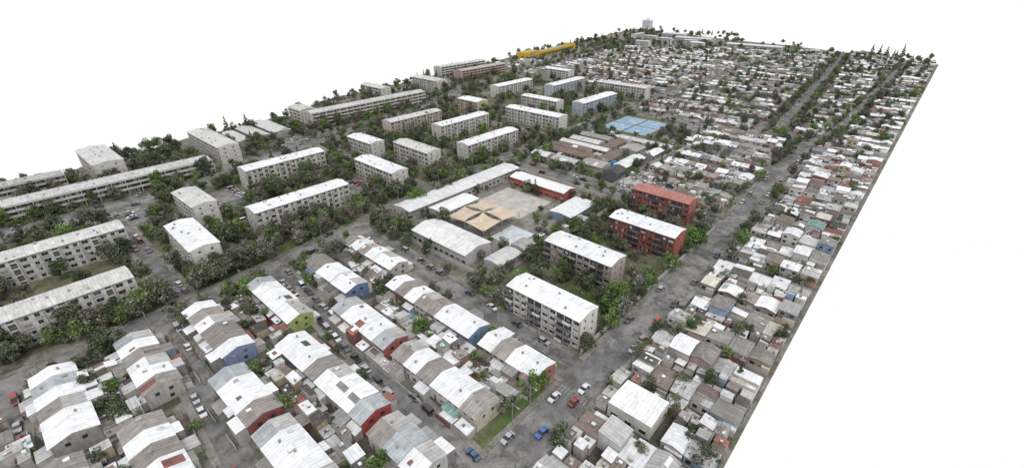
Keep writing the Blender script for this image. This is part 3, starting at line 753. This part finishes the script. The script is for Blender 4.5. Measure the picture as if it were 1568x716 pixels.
for ri,p in ((0,.3),(1,.22),(3,.25),(5,.4),(6,.65),(7,.7),(8,.5),(9,.35),(10,.3),(11,.25),(12,.45),(13,.4),(14,.4),(15,.3),(16,.2),(17,.2),(18,.2),(4,.25),(20,.3),(2,.3)):
    w=ROADS[ri][1]
    for (x,y,a) in resample(ROADS[ri][0],6.2):
        for sg in (-1,1):
            if R()<p*.8:
                xx=x-math.sin(a)*sg*(w/2-1.1); yy=y+math.cos(a)*sg*(w/2-1.1)
                if droad(xx,yy,ri)>2: car(xx,yy,a)
for (a,b,c,d) in LOTS:
    for k in range(int((d-b)/2.8)):
        for xx in (a+3,c-3):
            if R()<.5: car(xx,b+1.5+k*2.8,0,z=.05)
for (x,y,c) in [(65.4,47.5,(.05,.12,.34)),(76.6,52,(.6,.6,.6)),(79,47,(.28,.03,.03)),(84.5,47.6,(.6,.6,.6)),(125.7,46,(.42,.03,.03))]: car(x,y,0,c,'sedan')

# ------------------------------------------------------------------ lamps and poles
mb=MB(); G=(.33,.33,.32)
for i in range(3): mb.box(-.09+.015*i,-.09+.015*i,.09-.015*i,.09-.015*i,i*2.6,(i+1)*2.6,G,G,1,1)
mb.box(0,-.05,1.8,.05,7.7,7.8,G,G,1,1); mb.box(1.5,-.14,2.2,.14,7.62,7.76,(.5,.5,.5),None,1,1); lo=mb.obj('street_lamp',(70,55.2,0),-math.pi/2)
mb=MB(); G2=(.26,.24,.21)
for i in range(3): mb.box(-.13+.02*i,-.13+.02*i,.13-.02*i,.13-.02*i,i*3,(i+1)*3,G2,G2,1,1)
mb.box(-.9,-.06,.9,.06,8.4,8.55,G2,G2,1,1); mb.box(-.7,-.05,.7,.05,7.8,7.92,G2,G2,1,1); po=mb.obj('utility_pole',(50,43,0),math.pi/2)
def dup(o,x,y,r):
    q=bpy.data.objects.new(o.name.split('.')[0],o.data); COL.objects.link(q); q.location=(x,y,0); q.rotation_euler[2]=r
for ri in (0,1,3,4,5,9):
    for (x,y,a) in resample(ROADS[ri][0],28):
        w=ROADS[ri][1]
        xx,yy=x-math.sin(a)*(w/2+.8),y+math.cos(a)*(w/2+.8)
        if droad(xx,yy)>.5 and xx<700: dup(lo,xx,yy,a-math.pi/2)
        xx,yy=x+12+math.sin(a)*(w/2+1.2),y-math.cos(a)*(w/2+1.2)
        if droad(xx,yy)>.5 and xx<700: dup(po,xx,yy,a+math.pi/2)
mb=MB(); WW=(.5,.48,.45)
def wall(x0,y0,x1,y1,h=1.9,c=WW):
    if abs(x1-x0)>abs(y1-y0): mb.box(x0,y0-.08,x1,y0+.08,0,h,c,c,1,1)
    else: mb.box(x0-.08,y0,x0+.08,y1,0,h,c,c,1,1)
for q in [(106,104,106,182),(106,182,203,182),(203,104,203,182),(137,104,203,104),(96,56.6,205,56.6),(219,118.5,304,118.5),(219,118.5,219,190),(219,190,304,190)]: wall(*q)
mb.obj('perimeter_wall')

# ------------------------------------------------------------------ light, world, camera
w=bpy.data.worlds.new('World'); scene.world=w; w.use_nodes=True; nt=w.node_tree; nt.nodes.clear()
out=nd(nt,'ShaderNodeOutputWorld'); bg=nd(nt,'ShaderNodeBackground'); bg.inputs[0].default_value=(1,1,1,1); bg.inputs[1].default_value=1.0
sky=nd(nt,'ShaderNodeTexSky',sky_type='NISHITA'); sky.sun_disc=False
sd=np.array((-.35,-.55,1.0)); sd/=np.linalg.norm(sd)
sky.sun_elevation=math.asin(sd[2]); sky.sun_rotation=math.atan2(sd[0],sd[1])
bg2=nd(nt,'ShaderNodeBackground'); bg2.inputs[1].default_value=.05; lk(nt,sky.outputs[0],bg2.inputs[0])
ad=nd(nt,'ShaderNodeAddShader'); lk(nt,bg.outputs[0],ad.inputs[0]); lk(nt,bg2.outputs[0],ad.inputs[1]); lk(nt,ad.outputs[0],out.inputs[0])
from mathutils import Vector
l=bpy.data.lights.new('sun','SUN'); l.energy=1.25; l.angle=math.radians(11); l.color=(1,.97,.93)
o=bpy.data.objects.new('sun',l); COL.objects.link(o); o.rotation_euler=Vector(tuple(-sd)).to_track_quat('-Z','Y').to_euler(); o.location=(0,0,200)
cam=bpy.data.cameras.new('camera'); co=bpy.data.objects.new('camera',cam); COL.objects.link(co)
cam.sensor_width=36; cam.lens=720/1568*36; cam.clip_start=1; cam.clip_end=4000
co.location=(0,0,100); co.rotation_euler=(math.radians(90-28.13),0,-math.atan2(.751,.66))
scene.camera=co
scene.view_settings.view_transform='Standard'; scene.view_settings.look='None'; scene.view_settings.exposure=0
print('OBJECTS',len(bpy.data.objects))
